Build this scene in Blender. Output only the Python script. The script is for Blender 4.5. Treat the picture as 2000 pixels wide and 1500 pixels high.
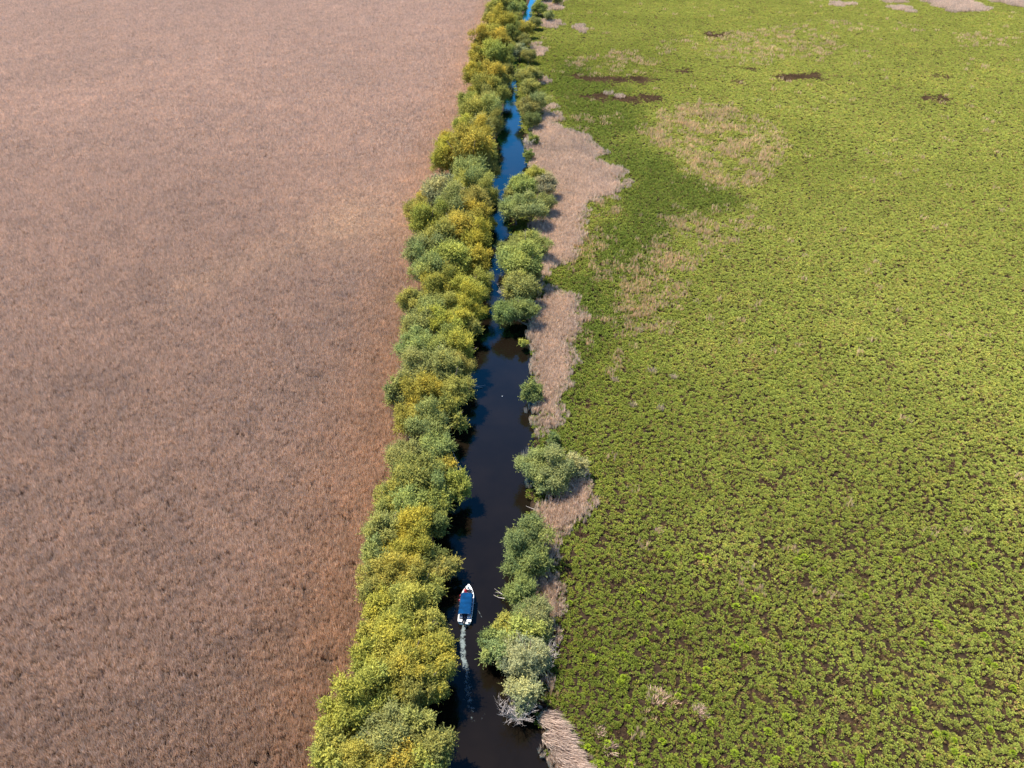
import bpy, math, random
import numpy as np
from mathutils import Vector, Matrix

for o in list(bpy.data.objects):
    bpy.data.objects.remove(o, do_unlink=True)
SC = bpy.context.scene
COL = SC.collection
rng = np.random.default_rng(11)
random.seed(11)

# ------------------------------------------------------------------ camera, sky, sun, exposure
CAM_H, PITCH, FPX = 85.0, math.radians(36.9), 1571.0       # metres, below the horizon, focal length in photo pixels
cam_d = bpy.data.cameras.new('camera')
cam_d.sensor_width = 36.0
cam_d.lens = FPX / 2000.0 * 36.0
cam_d.clip_start, cam_d.clip_end = 0.5, 20000.0
cam = bpy.data.objects.new('camera', cam_d)
cam.location = (0, 0, CAM_H)
cam.rotation_euler = (math.pi / 2 - PITCH, 0, 0)
COL.objects.link(cam)
SC.camera = cam

SUN_AZ, SUN_EL = math.radians(-66), math.radians(65)       # azimuth from +Y, clockwise
world = bpy.data.worlds.new('World')
SC.world = world
world.use_nodes = True
wn = world.node_tree
wn.nodes.clear()
sky = wn.nodes.new('ShaderNodeTexSky')
sky.sky_type = 'NISHITA'
sky.sun_disc = False
sky.ozone_density = 10.0
sky.dust_density = 0.0
sky.air_density = 1.0
sky.sun_elevation = SUN_EL
sky.sun_rotation = SUN_AZ % (2 * math.pi)
bg = wn.nodes.new('ShaderNodeBackground')
bg.inputs['Strength'].default_value = 0.11
wo = wn.nodes.new('ShaderNodeOutputWorld')
wn.links.new(sky.outputs[0], bg.inputs[0])
wn.links.new(bg.outputs[0], wo.inputs[0])
sun_d = bpy.data.lights.new('sun', 'SUN')
sun_d.energy = 5.0
sun_d.angle = math.radians(0.5)
sun_d.color = (1.0, 0.94, 0.84)
sun = bpy.data.objects.new('sun', sun_d)
tosun = Vector((math.sin(SUN_AZ) * math.cos(SUN_EL), math.cos(SUN_AZ) * math.cos(SUN_EL), math.sin(SUN_EL)))
sun.rotation_euler = tosun.to_track_quat('Z', 'Y').to_euler()
sun.location = (-100, 60, 150)
COL.objects.link(sun)
vs = SC.view_settings
vs.view_transform = 'Standard'
vs.look = 'None'
vs.exposure = 1.3
vs.gamma = 1.0
vs.use_curve_mapping = False
SC.cycles.max_bounces = 5
SC.cycles.diffuse_bounces = 3
SC.cycles.transmission_bounces = 3
SC.cycles.transparent_max_bounces = 6

# ------------------------------------------------------------------ pixel <-> ground helpers
CP, SP = math.cos(PITCH), math.sin(PITCH)

def g(px, py, z=0.0):
    """photo pixel -> point on the horizontal plane at height z"""
    a, b = (px - 1000.0) / FPX, (750.0 - py) / FPX
    dx, dy, dz = a, b * SP + CP, b * CP - SP
    t = (z - CAM_H) / dz
    return (dx * t, dy * t, z)

def depth(py, z=0.0):
    b = (750.0 - py) / FPX
    return (z - CAM_H) / (b * CP - SP)

def project(x, y, z=0.0):
    zz = z - CAM_H
    f = y * CP - zz * SP
    u = y * SP + zz * CP
    return 1000 + FPX * x / f, 750 - FPX * u / f

# ------------------------------------------------------------------ numpy noise and masks
_perm = rng.random((256, 256))

def vnoise(x, y, s):
    x = np.asarray(x) / s
    y = np.asarray(y) / s
    xi, yi = np.floor(x).astype(int), np.floor(y).astype(int)
    fx, fy = x - xi, y - yi
    fx, fy = fx * fx * (3 - 2 * fx), fy * fy * (3 - 2 * fy)
    p = lambda a, b: _perm[a % 256, b % 256]
    return (p(xi, yi) * (1 - fx) + p(xi + 1, yi) * fx) * (1 - fy) + (p(xi, yi + 1) * (1 - fx) + p(xi + 1, yi + 1) * fx) * fy

def fbm(x, y, s):
    return (vnoise(x, y, s) + 0.5 * vnoise(x + 71, y - 37, s / 2.1) + 0.25 * vnoise(x - 13, y + 91, s / 4.3)) / 1.75

def inpoly(x, y, poly):
    c = np.zeros(len(x), bool)
    n = len(poly)
    for i in range(n):
        x1, y1 = poly[i][0], poly[i][1]
        x2, y2 = poly[(i + 1) % n][0], poly[(i + 1) % n][1]
        if y1 == y2:
            continue
        m = ((y1 > y) != (y2 > y)) & (x < (x2 - x1) * (y - y1) / (y2 - y1) + x1)
        c ^= m
    return c

def gpoly(pix, z=0.3):
    return [g(a, b, z)[:2] for a, b in pix]

# banks of the canal, photo pixels from near to far
RIGHT_PX = [(1090, 1500), (1066, 1440), (1050, 1370), (1052, 1280), (1045, 1200), (1040, 1100), (1043, 1010), (1040, 950),
            (1047, 890), (1049, 840), (1052, 790), (1049, 730), (1042, 680), (1036, 630), (1030, 570), (1008, 510), (1004, 440),
            (1012, 375), (1038, 332), (1034, 290), (1027, 260), (1020, 220), (1012, 180), (1009, 150), (1013, 118), (1022, 85),
            (1034, 52), (1041, 24), (1050, 0)]
LEFT_PX = [(795, 1500), (805, 1420), (815, 1300), (826, 1200), (836, 1100), (848, 1000), (858, 900), (872, 800), (888, 700),
           (908, 610), (926, 550), (938, 480), (948, 400), (955, 340), (968, 270), (980, 220), (986, 180), (990, 135), (998, 100), (1012, 60), (1020, 30), (1034, 0)]

def bank(pxs):
    p = np.array([g(a, b, 0.15)[:2] for a, b in pxs])
    d0 = (p[0] - p[1]) / abs(p[0][1] - p[1][1])
    d0[0] *= 0.2
    d1 = np.array([0.10, 1.0])
    return np.vstack([[p[0] + d0 * 400], p, [p[-1] + d1 * 200], [p[-1] + d1 * 900 + [120, 0]], [p[-1] + d1 * 6000 + [900, 0]]])

RB, LB = bank(RIGHT_PX), bank(LEFT_PX)

def rbx(y):
    return np.interp(y, RB[:, 1], RB[:, 0]) + 0.35 * (vnoise(np.asarray(y) * 1.0, np.asarray(y) * 0 + 5, 1.7) - 0.5)

def lbx(y):
    return np.interp(y, LB[:, 1], LB[:, 0]) + 0.35 * (vnoise(np.asarray(y) * 1.0, np.asarray(y) * 0 + 50, 1.7) - 0.5)

# ------------------------------------------------------------------ node / material helpers
class NT:
    def __init__(self, nt):
        self.t = nt
        nt.nodes.clear()
    def n(self, typ, **kw):
        nd = self.t.nodes.new(typ)
        for k, v in kw.items():
            setattr(nd, k, v)
        return nd
    def l(self, a, b):
        self.t.links.new(a, b)
    def noise(self, vec, scale, detail=3.0, rough=0.55):
        nd = self.n('ShaderNodeTexNoise')
        nd.inputs['Scale'].default_value = scale
        nd.inputs['Detail'].default_value = detail
        nd.inputs['Roughness'].default_value = rough
        if vec is not None:
            self.l(vec, nd.inputs['Vector'])
        return nd.outputs['Fac']
    def ramp(self, fac, stops):
        nd = self.n('ShaderNodeValToRGB')
        e = nd.color_ramp.elements
        while len(e) < len(stops):
            e.new(0.5)
        for i, (p, c) in enumerate(stops):
            e[i].position = p
            e[i].color = (*c, 1) if len(c) == 3 else c
        self.l(fac, nd.inputs['Fac'])
        return nd.outputs['Color']
    def mul(self, a, b, fac=1.0, mode='MULTIPLY'):
        nd = self.n('ShaderNodeMix', data_type='RGBA', blend_type=mode)
        for s, v in ((nd.inputs[0], fac), (nd.inputs[6], a), (nd.inputs[7], b)):
            if hasattr(v, 'is_linked'):
                self.l(v, s)
            else:
                s.default_value = v if not isinstance(v, tuple) else ((*v, 1) if len(v) == 3 else v)
        return nd.outputs[2]
    def math(self, op, a, b=0.0, c=None):
        nd = self.n('ShaderNodeMath', operation=op)
        for i, v in enumerate((a, b, c)):
            if v is None:
                continue
            if hasattr(v, 'is_linked'):
                self.l(v, nd.inputs[i])
            else:
                nd.inputs[i].default_value = v
        return nd.outputs[0]

def new_mat(name):
    m = bpy.data.materials.new(name)
    m.use_nodes = True
    return m, NT(m.node_tree)

def plain(name, col, rough=0.6, metal=0.0, var=0.15, scale=6.0, spec=0.5):
    m, t = new_mat(name)
    out = t.n('ShaderNodeOutputMaterial')
    p = t.n('ShaderNodeBsdfPrincipled')
    tc = t.n('ShaderNodeTexCoord').outputs['Object']
    f = t.noise(tc, scale)
    a = tuple(c * (1 - var) for c in col)
    b = tuple(min(1, c * (1 + var)) for c in col)
    t.l(t.ramp(f, [(0.3, a), (0.7, b)]), p.inputs['Base Color'])
    p.inputs['Roughness'].default_value = rough
    p.inputs['Metallic'].default_value = metal
    p.inputs['Specular IOR Level'].default_value = spec
    t.l(p.outputs[0], out.inputs[0])
    return m

def plant_mat(name, src, translucent=0.25, noise_scale=0.12, lo=0.82, hi=1.2):
    """colour = tint of the instance or the object, times the per leaf value 'vc', times broad noise over the ground"""
    m, t = new_mat(name)
    out = t.n('ShaderNodeOutputMaterial')
    if src == 'instance':
        at = t.n('ShaderNodeAttribute', attribute_type='INSTANCER', attribute_name='tint')
        base = at.outputs['Color']
    else:
        base = t.n('ShaderNodeObjectInfo').outputs['Color']
    vc = t.n('ShaderNodeAttribute', attribute_type='GEOMETRY', attribute_name='vc').outputs['Color']
    c = t.mul(base, vc)
    pos = t.n('ShaderNodeNewGeometry').outputs['Position']
    f = t.noise(pos, noise_scale, 4)
    c = t.mul(c, t.ramp(f, [(0.3, (lo, lo, lo)), (0.7, (hi, hi * 0.99, hi * 0.96))]))
    d = t.n('ShaderNodeBsdfDiffuse')
    tr = t.n('ShaderNodeBsdfTranslucent')
    t.l(c, d.inputs[0])
    t.l(c, tr.inputs[0])
    mx = t.n('ShaderNodeMixShader')
    mx.inputs[0].default_value = translucent
    t.l(d.outputs[0], mx.inputs[1])
    t.l(tr.outputs[0], mx.inputs[2])
    t.l(mx.outputs[0], out.inputs[0])
    return m

M_REED = plant_mat('dry_reed', 'instance', 0.2, 0.35, 0.92, 1.08)
M_MARSH = plant_mat('marsh_leaf', 'instance', 0.25, 0.3, 0.9, 1.1)
M_LEAF = plant_mat('willow_leaf', 'object', 0.36, 0.5, 0.85, 1.15)
M_TUFT = plant_mat('dry_tuft', 'object', 0.2, 0.5)
M_BARK = plain('bark', (0.13, 0.10, 0.075), 0.9, var=0.35)
M_DEAD = plain('dead_wood', (0.36, 0.31, 0.28), 0.9, var=0.25)

# ------------------------------------------------------------------ mesh helpers
def mesh_np(name, verts, faces, mats=(), vc=None, smooth=False):
    """verts (n,3); faces (m,k) all the same size, or a list"""
    me = bpy.data.meshes.new(name)
    if isinstance(faces, np.ndarray):
        k = faces.shape[1]
        me.vertices.add(len(verts))
        me.vertices.foreach_set('co', np.asarray(verts, np.float32).ravel())
        me.loops.add(faces.size)
        me.loops.foreach_set('vertex_index', faces.astype(np.int32).ravel())
        me.polygons.add(len(faces))
        me.polygons.foreach_set('loop_start', np.arange(0, faces.size, k, dtype=np.int32))
        me.update(calc_edges=True)
    else:
        me.from_pydata([tuple(v) for v in verts], [], faces)
        me.update()
    for m in mats:
        me.materials.append(m)
    if vc is not None:
        a = me.attributes.new('vc', 'FLOAT_COLOR', 'POINT')
        c = np.ones((len(verts), 4), np.float32)
        c[:, :3] = vc
        a.data.foreach_set('color', c.ravel())
    if smooth:
        me.polygons.foreach_set('use_smooth', np.ones(len(me.polygons), bool))
    return me

def add(name, me, parent=None, loc=(0, 0, 0), link=True):
    o = bpy.data.objects.new(name, me)
    o.location = loc
    if parent is not None:
        o.parent = parent
    if link:
        COL.objects.link(o)
    return o

def tag(o, label=None, cat=None, group=None, kind=None):
    if label: o['label'] = label
    if cat: o['category'] = cat
    if group: o['group'] = group
    if kind: o['kind'] = kind
    return o

class MB:
    """collects shapes for one mesh"""
    def __init__(self):
        self.v, self.f = [], []
    def tube(self, pts, radii, n=6, cap=True):
        base = len(self.v)
        P = [Vector(p) for p in pts]
        for i, p in enumerate(P):
            d = (P[min(i + 1, len(P) - 1)] - P[max(i - 1, 0)])
            d = d.normalized() if d.length > 1e-6 else Vector((0, 0, 1))
            u = d.orthogonal().normalized() if abs(d.z) < 0.95 else Vector((1, 0, 0))
            u = (u - d * u.dot(d)).normalized()
            w = d.cross(u)
            for k in range(n):
                a = 2 * math.pi * k / n
                self.v.append(p + (u * math.cos(a) + w * math.sin(a)) * radii[i])
        for i in range(len(P) - 1):
            for k in range(n):
                a, b = base + i * n + k, base + i * n + (k + 1) % n
                self.f.append((a, b, b + n, a + n))
        if cap:
            self.f.append(tuple(base + k for k in reversed(range(n))))
            self.f.append(tuple(base + (len(P) - 1) * n + k for k in range(n)))
        return self
    def box(self, c, s, rz=0.0):
        base = len(self.v)
        for dx in (-1, 1):
            for dy in (-1, 1):
                for dz in (-1, 1):
                    p = Vector((dx * s[0] / 2, dy * s[1] / 2, dz * s[2] / 2))
                    p.rotate(Matrix.Rotation(rz, 3, 'Z'))
                    self.v.append(p + Vector(c))
        for q in ((0, 1, 3, 2), (4, 6, 7, 5), (0, 4, 5, 1), (2, 3, 7, 6), (0, 2, 6, 4), (1, 5, 7, 3)):
            self.f.append(tuple(base + i for i in q))
        return self
    def loft(self, rings, close_ends=True, closed=True):
        base = len(self.v)
        n = len(rings[0])
        for r in rings:
            self.v.extend(Vector(p) for p in r)
        for i in range(len(rings) - 1):
            for k in range(n if closed else n - 1):
                a, b = base + i * n + k, base + i * n + (k + 1) % n
                self.f.append((a, b, b + n, a + n))
        if close_ends and closed:
            self.f.append(tuple(base + k for k in reversed(range(n))))
            self.f.append(tuple(base + (len(rings) - 1) * n + k for k in range(n)))
        return self
    def build(self, name, mat, parent=None, smooth=False, bevel=0.0, link=True, loc=(0, 0, 0)):
        me = mesh_np(name, self.v, self.f, [mat], smooth=smooth)
        o = add(name, me, parent, loc, link)
        if bevel:
            b = o.modifiers.new('bevel', 'BEVEL')
            b.width = bevel
            b.segments = 2
        return o

# ------------------------------------------------------------------ the land
def ground_mat(name, cols, far_col):
    m, t = new_mat(name)
    out = t.n('ShaderNodeOutputMaterial')
    p = t.n('ShaderNodeBsdfPrincipled')
    pos = t.n('ShaderNodeNewGeometry').outputs['Position']
    f = t.noise(pos, 1.6, 6, 0.65)
    c = t.ramp(f, [(0.3, cols[0]), (0.5, cols[1]), (0.72, cols[2])])
    f2 = t.noise(pos, 0.05, 3)
    cf = t.mul(far_col, t.ramp(f2, [(0.3, (0.8, 0.8, 0.8)), (0.7, (1.2, 1.2, 1.2))]))
    sep = t.n('ShaderNodeSeparateXYZ')
    t.l(pos, sep.inputs[0])
    # beyond the reach of the built plants the cover's own colour takes over
    k = t.math('MULTIPLY', t.math('SUBTRACT', sep.outputs['Y'], 455.0), 0.03)
    k2 = t.math('MULTIPLY', t.math('SUBTRACT', t.math('SUBTRACT', t.math('ABSOLUTE', sep.outputs['X']), 40.0), t.math('MULTIPLY', sep.outputs['Y'], 0.70)), 0.05)
    k = t.math('MAXIMUM', k, k2)
    cl = t.n('ShaderNodeClamp')
    t.l(k, cl.inputs[0])
    c = t.mul(c, cf, cl.outputs[0], 'MIX')
    t.l(c, p.inputs['Base Color'])
    p.inputs['Roughness'].default_value = 0.95
    p.inputs['Specular IOR Level'].default_value = 0.05
    bp = t.n('ShaderNodeBump')
    bp.inputs['Strength'].default_value = 0.6
    bp.inputs['Distance'].default_value = 0.2
    t.l(t.noise(pos, 2.5, 6), bp.inputs['Height'])
    t.l(bp.outputs[0], p.inputs['Normal'])
    t.l(p.outputs[0], out.inputs[0])
    return m

M_FIELD = ground_mat('reed_litter', [(0.025, 0.016, 0.012), (0.05, 0.034, 0.025), (0.085, 0.06, 0.045)], (0.36, 0.27, 0.23))
M_MUD = ground_mat('marsh_mud', [(0.008, 0.0055, 0.004), (0.022, 0.014, 0.009), (0.05, 0.034, 0.018)], (0.22, 0.27, 0.075))

def land(name, edge, side, mat, label):
    ys = np.concatenate([np.linspace(-300, 30, 30), np.arange(31, 480, 0.8), np.linspace(485, 900, 40), np.linspace(950, 6000, 20)])
    ex = edge(ys)
    offs = [(-1.6, -0.9), (-0.5, -0.12), (0.0, 0.22), (0.7, 0.32), (6, 0.3), (25, 0.3), (90, 0.3), (300, 0.3), (5000, 0.3)]
    V = np.array([[(x + side * o, y, z) for (o, z) in offs] for x, y in zip(ex, ys)]).reshape(-1, 3)
    n = len(offs)
    i, j = np.meshgrid(np.arange(len(ys) - 1), np.arange(n - 1), indexing='ij')
    a = (i * n + j).ravel()
    F = np.stack([a, a + 1, a + n + 1, a + n], 1)
    if side < 0:
        F = F[:, ::-1]
    o = add(name, mesh_np(name, V, F, [mat], smooth=True))
    return tag(o, label, None, None, 'structure')

land('reed_field_ground', lbx, -1, M_FIELD, 'brown litter floor under the dry reed field')
land('marsh_ground', rbx, 1, M_MUD, 'dark peaty floor under the green marsh plants')

# ------------------------------------------------------------------ the water
m, t = new_mat('canal_water')
out = t.n('ShaderNodeOutputMaterial')
pos = t.n('ShaderNodeNewGeometry').outputs['Position']
body = t.n('ShaderNodeBsdfDiffuse')
t.l(t.ramp(t.noise(pos, 0.15, 3), [(0.35, (0.0048, 0.0034, 0.0021)), (0.7, (0.0070, 0.0049, 0.0031))]), body.inputs[0])
gl = t.n('ShaderNodeBsdfGlossy')
gl.inputs['Color'].default_value = (0.20, 0.82, 1.0, 1)
gl.inputs['Roughness'].default_value = 0.06
fr_ = t.n('ShaderNodeFresnel')
fr_.inputs['IOR'].default_value = 1.33
mxw = t.n('ShaderNodeMixShader')
t.l(t.math('MULTIPLY', t.math('MAXIMUM', t.math('SUBTRACT', fr_.outputs[0], 0.014), 0.0), 1.9), mxw.inputs[0])
t.l(body.outputs[0], mxw.inputs[1])
t.l(gl.outputs[0], mxw.inputs[2])
bp = t.n('ShaderNodeBump')
bp.inputs['Strength'].default_value = 0.35
bp.inputs['Distance'].default_value = 0.05
mp = t.n('ShaderNodeMapping')
mp.inputs['Scale'].default_value = (1.0, 0.5, 1.0)
t.l(pos, mp.inputs[0])
t.l(t.noise(mp.outputs[0], 1.6, 4), bp.inputs['Height'])
t.l(bp.outputs[0], gl.inputs['Normal'])
t.l(mxw.outputs[0], out.inputs[0])
M_WATER = m
ys = np.concatenate([np.linspace(-300, 30, 20), np.arange(35, 480, 5.0), np.linspace(500, 6000, 40)])
V = np.array([[(lbx(y) - 1.2, y, 0.0), (rbx(y) + 1.2, y, 0.0)] for y in ys]).reshape(-1, 3)
a = np.arange(len(ys) - 1) * 2
tag(add('canal_water', mesh_np('canal_water', V, np.stack([a, a + 1, a + 3, a + 2], 1), [M_WATER])), 'dark still water of the straight canal, blue further off', None, None, 'structure')

# ------------------------------------------------------------------ plants scattered over the land
def blades(base, tip, width, curve=0.0):
    """thin upright leaves: base (n,3), tip (n,3) -> quads tapering to the tip"""
    n = len(base)
    d = tip - base
    side = np.cross(d, rng.normal(size=(n, 3)))
    side /= np.linalg.norm(side, axis=1, keepdims=True) + 1e-9
    w = np.asarray(width).reshape(-1, 1) if np.ndim(width) else width
    mid = base + d * 0.6 + side * 0
    mid[:, 2] += curve
    V = np.stack([base - side * w * 0.3, base + side * w * 0.3, mid + side * w * 0.6, tip + side * w * 0.08, tip - side * w * 0.08, mid - side * w * 0.6], 1).reshape(-1, 3)
    i = np.arange(n) * 6
    F = np.concatenate([np.stack([i, i + 1, i + 2, i + 5], 1), np.stack([i + 5, i + 2, i + 3, i + 4], 1)])
    return V, F

def reed_patch(k, R=1.6, tufts=44, per=11, h=1.6):
    P, T, W, C = [], [], [], []
    lean0 = rng.normal(size=2) * 0.05
    for _ in range(tufts):
        r, a = R * math.sqrt(rng.random()), rng.random() * 6.283
        c = np.array([r * math.cos(a), r * math.sin(a)])
        hh = h * rng.uniform(0.5, 1.1)
        ln = lean0 + rng.normal(size=2) * 0.08
        col = rng.uniform(0.7, 1.22)
        for _ in range(per):
            b = c + rng.normal(size=2) * 0.06
            l = ln + rng.normal(size=2) * 0.13
            z = hh * rng.uniform(0.6, 1.0)
            P.append((b[0], b[1], -0.05))
            T.append((b[0] + l[0] * z, b[1] + l[1] * z, z))
            W.append(rng.uniform(0.025, 0.06))
            C.append(col * rng.uniform(0.75, 1.25))
    P, T, W, C = map(np.array, (P, T, W, C))
    V, F = blades(P, T, W)
    # stalks lighter towards their plumes
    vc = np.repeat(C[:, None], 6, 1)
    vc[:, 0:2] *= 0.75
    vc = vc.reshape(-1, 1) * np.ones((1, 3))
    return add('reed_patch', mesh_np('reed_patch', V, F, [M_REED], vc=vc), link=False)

def leaf_quads(c, d, up, L, W):
    """rhombic leaves: centre, long axis, second axis"""
    s = np.cross(d, up)
    s /= np.linalg.norm(s, axis=1, keepdims=True) + 1e-9
    L, W = np.asarray(L).reshape(-1, 1), np.asarray(W).reshape(-1, 1)
    V = np.stack([c - d * L * 0.5, c + s * W * 0.5 + d * L * 0.05, c + d * L * 0.5, c - s * W * 0.5 + d * L * 0.05], 1).reshape(-1, 3)
    i = np.arange(len(c)) * 4
    return V, np.stack([i, i + 1, i + 2, i + 3], 1)

def marsh_patch(k, R=1.0, n=10, leaves=18):
    C, D, U, L, W, K = [], [], [], [], [], []
    for _ in range(n):
        r, a = R * math.sqrt(rng.random()), rng.random() * 6.283
        cx, cy = r * math.cos(a), r * math.sin(a)
        rad, hh = rng.uniform(0.11, 0.27), rng.uniform(0.2, 0.6)
        col = np.array([1, 1, 1]) * rng.uniform(0.76, 1.18)
        if rng.random() < 0.18:
            col = col * np.array([1.14, 1.0, 0.9])
        if rng.random() < 0.07:
            col = col * np.array([1.35, 0.88, 1.6]) * 0.8
        for _ in range(leaves):
            a, q = rng.random() * 6.283, math.sqrt(rng.random())
            el = (1 - q) * 1.2 + 0.15 + rng.normal() * 0.15
            d = np.array([math.cos(a) * math.cos(el), math.sin(a) * math.cos(el), math.sin(el)])
            C.append((cx + math.cos(a) * rad * q, cy + math.sin(a) * rad * q, hh * (1.0 - 0.55 * q * q) * rng.uniform(0.75, 1.05)))
            D.append(d)
            U.append((rng.normal() * 0.3, rng.normal() * 0.3, 1))
            L.append(rng.uniform(0.14, 0.26))
            W.append(rng.uniform(0.055, 0.115))
            K.append(col * rng.uniform(0.8, 1.2))
    C, D, U, K = map(np.array, (C, D, U, K))
    V, F = leaf_quads(C, D, U, L, W)
    return add('marsh_patch', mesh_np('marsh_patch', V, F, [M_MARSH], vc=np.repeat(K, 4, 0)), link=False)

REED_V = [reed_patch(k) for k in range(9)]
THIN_V = [reed_patch(k, R=1.3, tufts=9, per=9, h=1.5) for k in range(6)]
MARSH_V = [marsh_patch(k) for k in range(10)]

def scatter(name, label, pts, rz, sc, idx, tint, variants):
    n = len(pts)
    me = bpy.data.meshes.new(name)
    me.vertices.add(n)
    me.vertices.foreach_set('co', np.asarray(pts, np.float32).ravel())
    a = me.attributes.new('rot', 'FLOAT_VECTOR', 'POINT')
    r = np.zeros((n, 3), np.float32)
    r[:, 2] = rz
    a.data.foreach_set('vector', r.ravel())
    a = me.attributes.new('sc', 'FLOAT_VECTOR', 'POINT')
    a.data.foreach_set('vector', np.asarray(sc, np.float32).ravel())
    a = me.attributes.new('pick', 'INT', 'POINT')
    a.data.foreach_set('value', np.asarray(idx, np.int32))
    a = me.attributes.new('tint', 'FLOAT_COLOR', 'POINT')
    c = np.ones((n, 4), np.float32)
    c[:, :3] = tint
    a.data.foreach_set('color', c.ravel())
    o = add(name, me)
    ng = bpy.data.node_groups.new(name, 'GeometryNodeTree')
    ng.interface.new_socket('Geometry', in_out='INPUT', socket_type='NodeSocketGeometry')
    ng.interface.new_socket('Geometry', in_out='OUTPUT', socket_type='NodeSocketGeometry')
    N = ng.nodes
    gi, go = N.new('NodeGroupInput'), N.new('NodeGroupOutput')
    iop = N.new('GeometryNodeInstanceOnPoints')
    iop.inputs['Pick Instance'].default_value = True
    jn = N.new('GeometryNodeJoinGeometry')
    for v in reversed(variants):
        oi = N.new('GeometryNodeObjectInfo')
        oi.inputs['Object'].default_value = v
        oi.inputs['As Instance'].default_value = True
        ng.links.new(oi.outputs['Geometry'], jn.inputs[0])
    ng.links.new(gi.outputs[0], iop.inputs['Points'])
    ng.links.new(jn.outputs[0], iop.inputs['Instance'])
    for nm, typ, sock in (('rot', 'FLOAT_VECTOR', 'Rotation'), ('sc', 'FLOAT_VECTOR', 'Scale'), ('pick', 'INT', 'Instance Index')):
        na = N.new('GeometryNodeInputNamedAttribute')
        na.data_type = typ
        na.inputs['Name'].default_value = nm
        ng.links.new(na.outputs['Attribute'], iop.inputs[sock])
    ng.links.new(iop.outputs[0], go.inputs[0])
    md = o.modifiers.new('scatter', 'NODES')
    md.node_group = ng
    return tag(o, label, None, None, 'stuff')

def in_view(x, y):
    z = y * CP + CAM_H * SP
    return (np.abs(x) < 0.64 * z + 14) & (y > 34) & (y < 455)

def jgrid(x0, x1, y0, y1, s):
    X, Y = np.meshgrid(np.arange(x0, x1, s), np.arange(y0, y1, s))
    X, Y = X.ravel(), Y.ravel()
    return X + rng.uniform(-0.55, 0.55, len(X)) * s, Y + rng.uniform(-0.55, 0.55, len(Y)) * s

def two_rings(side, s_near, s_far, y_split=215):
    """jittered points on one side of the canal: fine near, wider (and larger plants) far off"""
    out = []
    for (y0, y1, s, k) in ((30, y_split, s_near, 1.0), (y_split, 460, s_far, s_far / s_near)):
        lim = 330
        x, y = jgrid(-lim if side < 0 else -45, 30 if side < 0 else lim, y0, y1, s)
        m = in_view(x, y)
        x, y = x[m], y[m]
        m = (x < lbx(y) + 0.1) if side < 0 else (x > rbx(y) - 0.1)
        out.append((x[m], y[m], np.full(m.sum(), k)))
    return [np.concatenate(c) for c in zip(*out)]

# ---- dry reeds of the field
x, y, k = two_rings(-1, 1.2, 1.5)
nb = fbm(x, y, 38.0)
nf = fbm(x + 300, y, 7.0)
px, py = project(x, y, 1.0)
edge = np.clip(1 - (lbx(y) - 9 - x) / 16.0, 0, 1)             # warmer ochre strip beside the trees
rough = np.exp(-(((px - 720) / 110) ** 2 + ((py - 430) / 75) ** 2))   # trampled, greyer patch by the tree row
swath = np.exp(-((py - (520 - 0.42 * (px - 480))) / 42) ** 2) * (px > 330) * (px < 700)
tint = np.array([0.555, 0.412, 0.312])[None] * (0.93 + 0.16 * nb[:, None] + 0.24 * np.clip((y[:, None] - 50) / 220, 0, 1))  # far stand is paler, with a slight haze put into the tint
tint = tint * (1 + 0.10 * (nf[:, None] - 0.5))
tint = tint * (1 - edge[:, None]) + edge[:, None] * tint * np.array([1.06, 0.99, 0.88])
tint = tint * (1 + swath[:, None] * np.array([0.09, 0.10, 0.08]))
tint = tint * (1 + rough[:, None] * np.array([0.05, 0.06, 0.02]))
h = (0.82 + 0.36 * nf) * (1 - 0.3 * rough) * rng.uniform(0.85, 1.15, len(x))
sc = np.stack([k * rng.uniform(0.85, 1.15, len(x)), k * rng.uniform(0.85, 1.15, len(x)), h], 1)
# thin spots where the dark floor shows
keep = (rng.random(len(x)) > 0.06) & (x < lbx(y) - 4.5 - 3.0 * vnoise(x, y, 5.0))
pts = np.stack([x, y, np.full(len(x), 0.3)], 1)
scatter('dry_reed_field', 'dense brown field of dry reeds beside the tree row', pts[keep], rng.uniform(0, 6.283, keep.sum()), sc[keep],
        rng.integers(0, len(REED_V), keep.sum()), tint[keep], REED_V)

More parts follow.
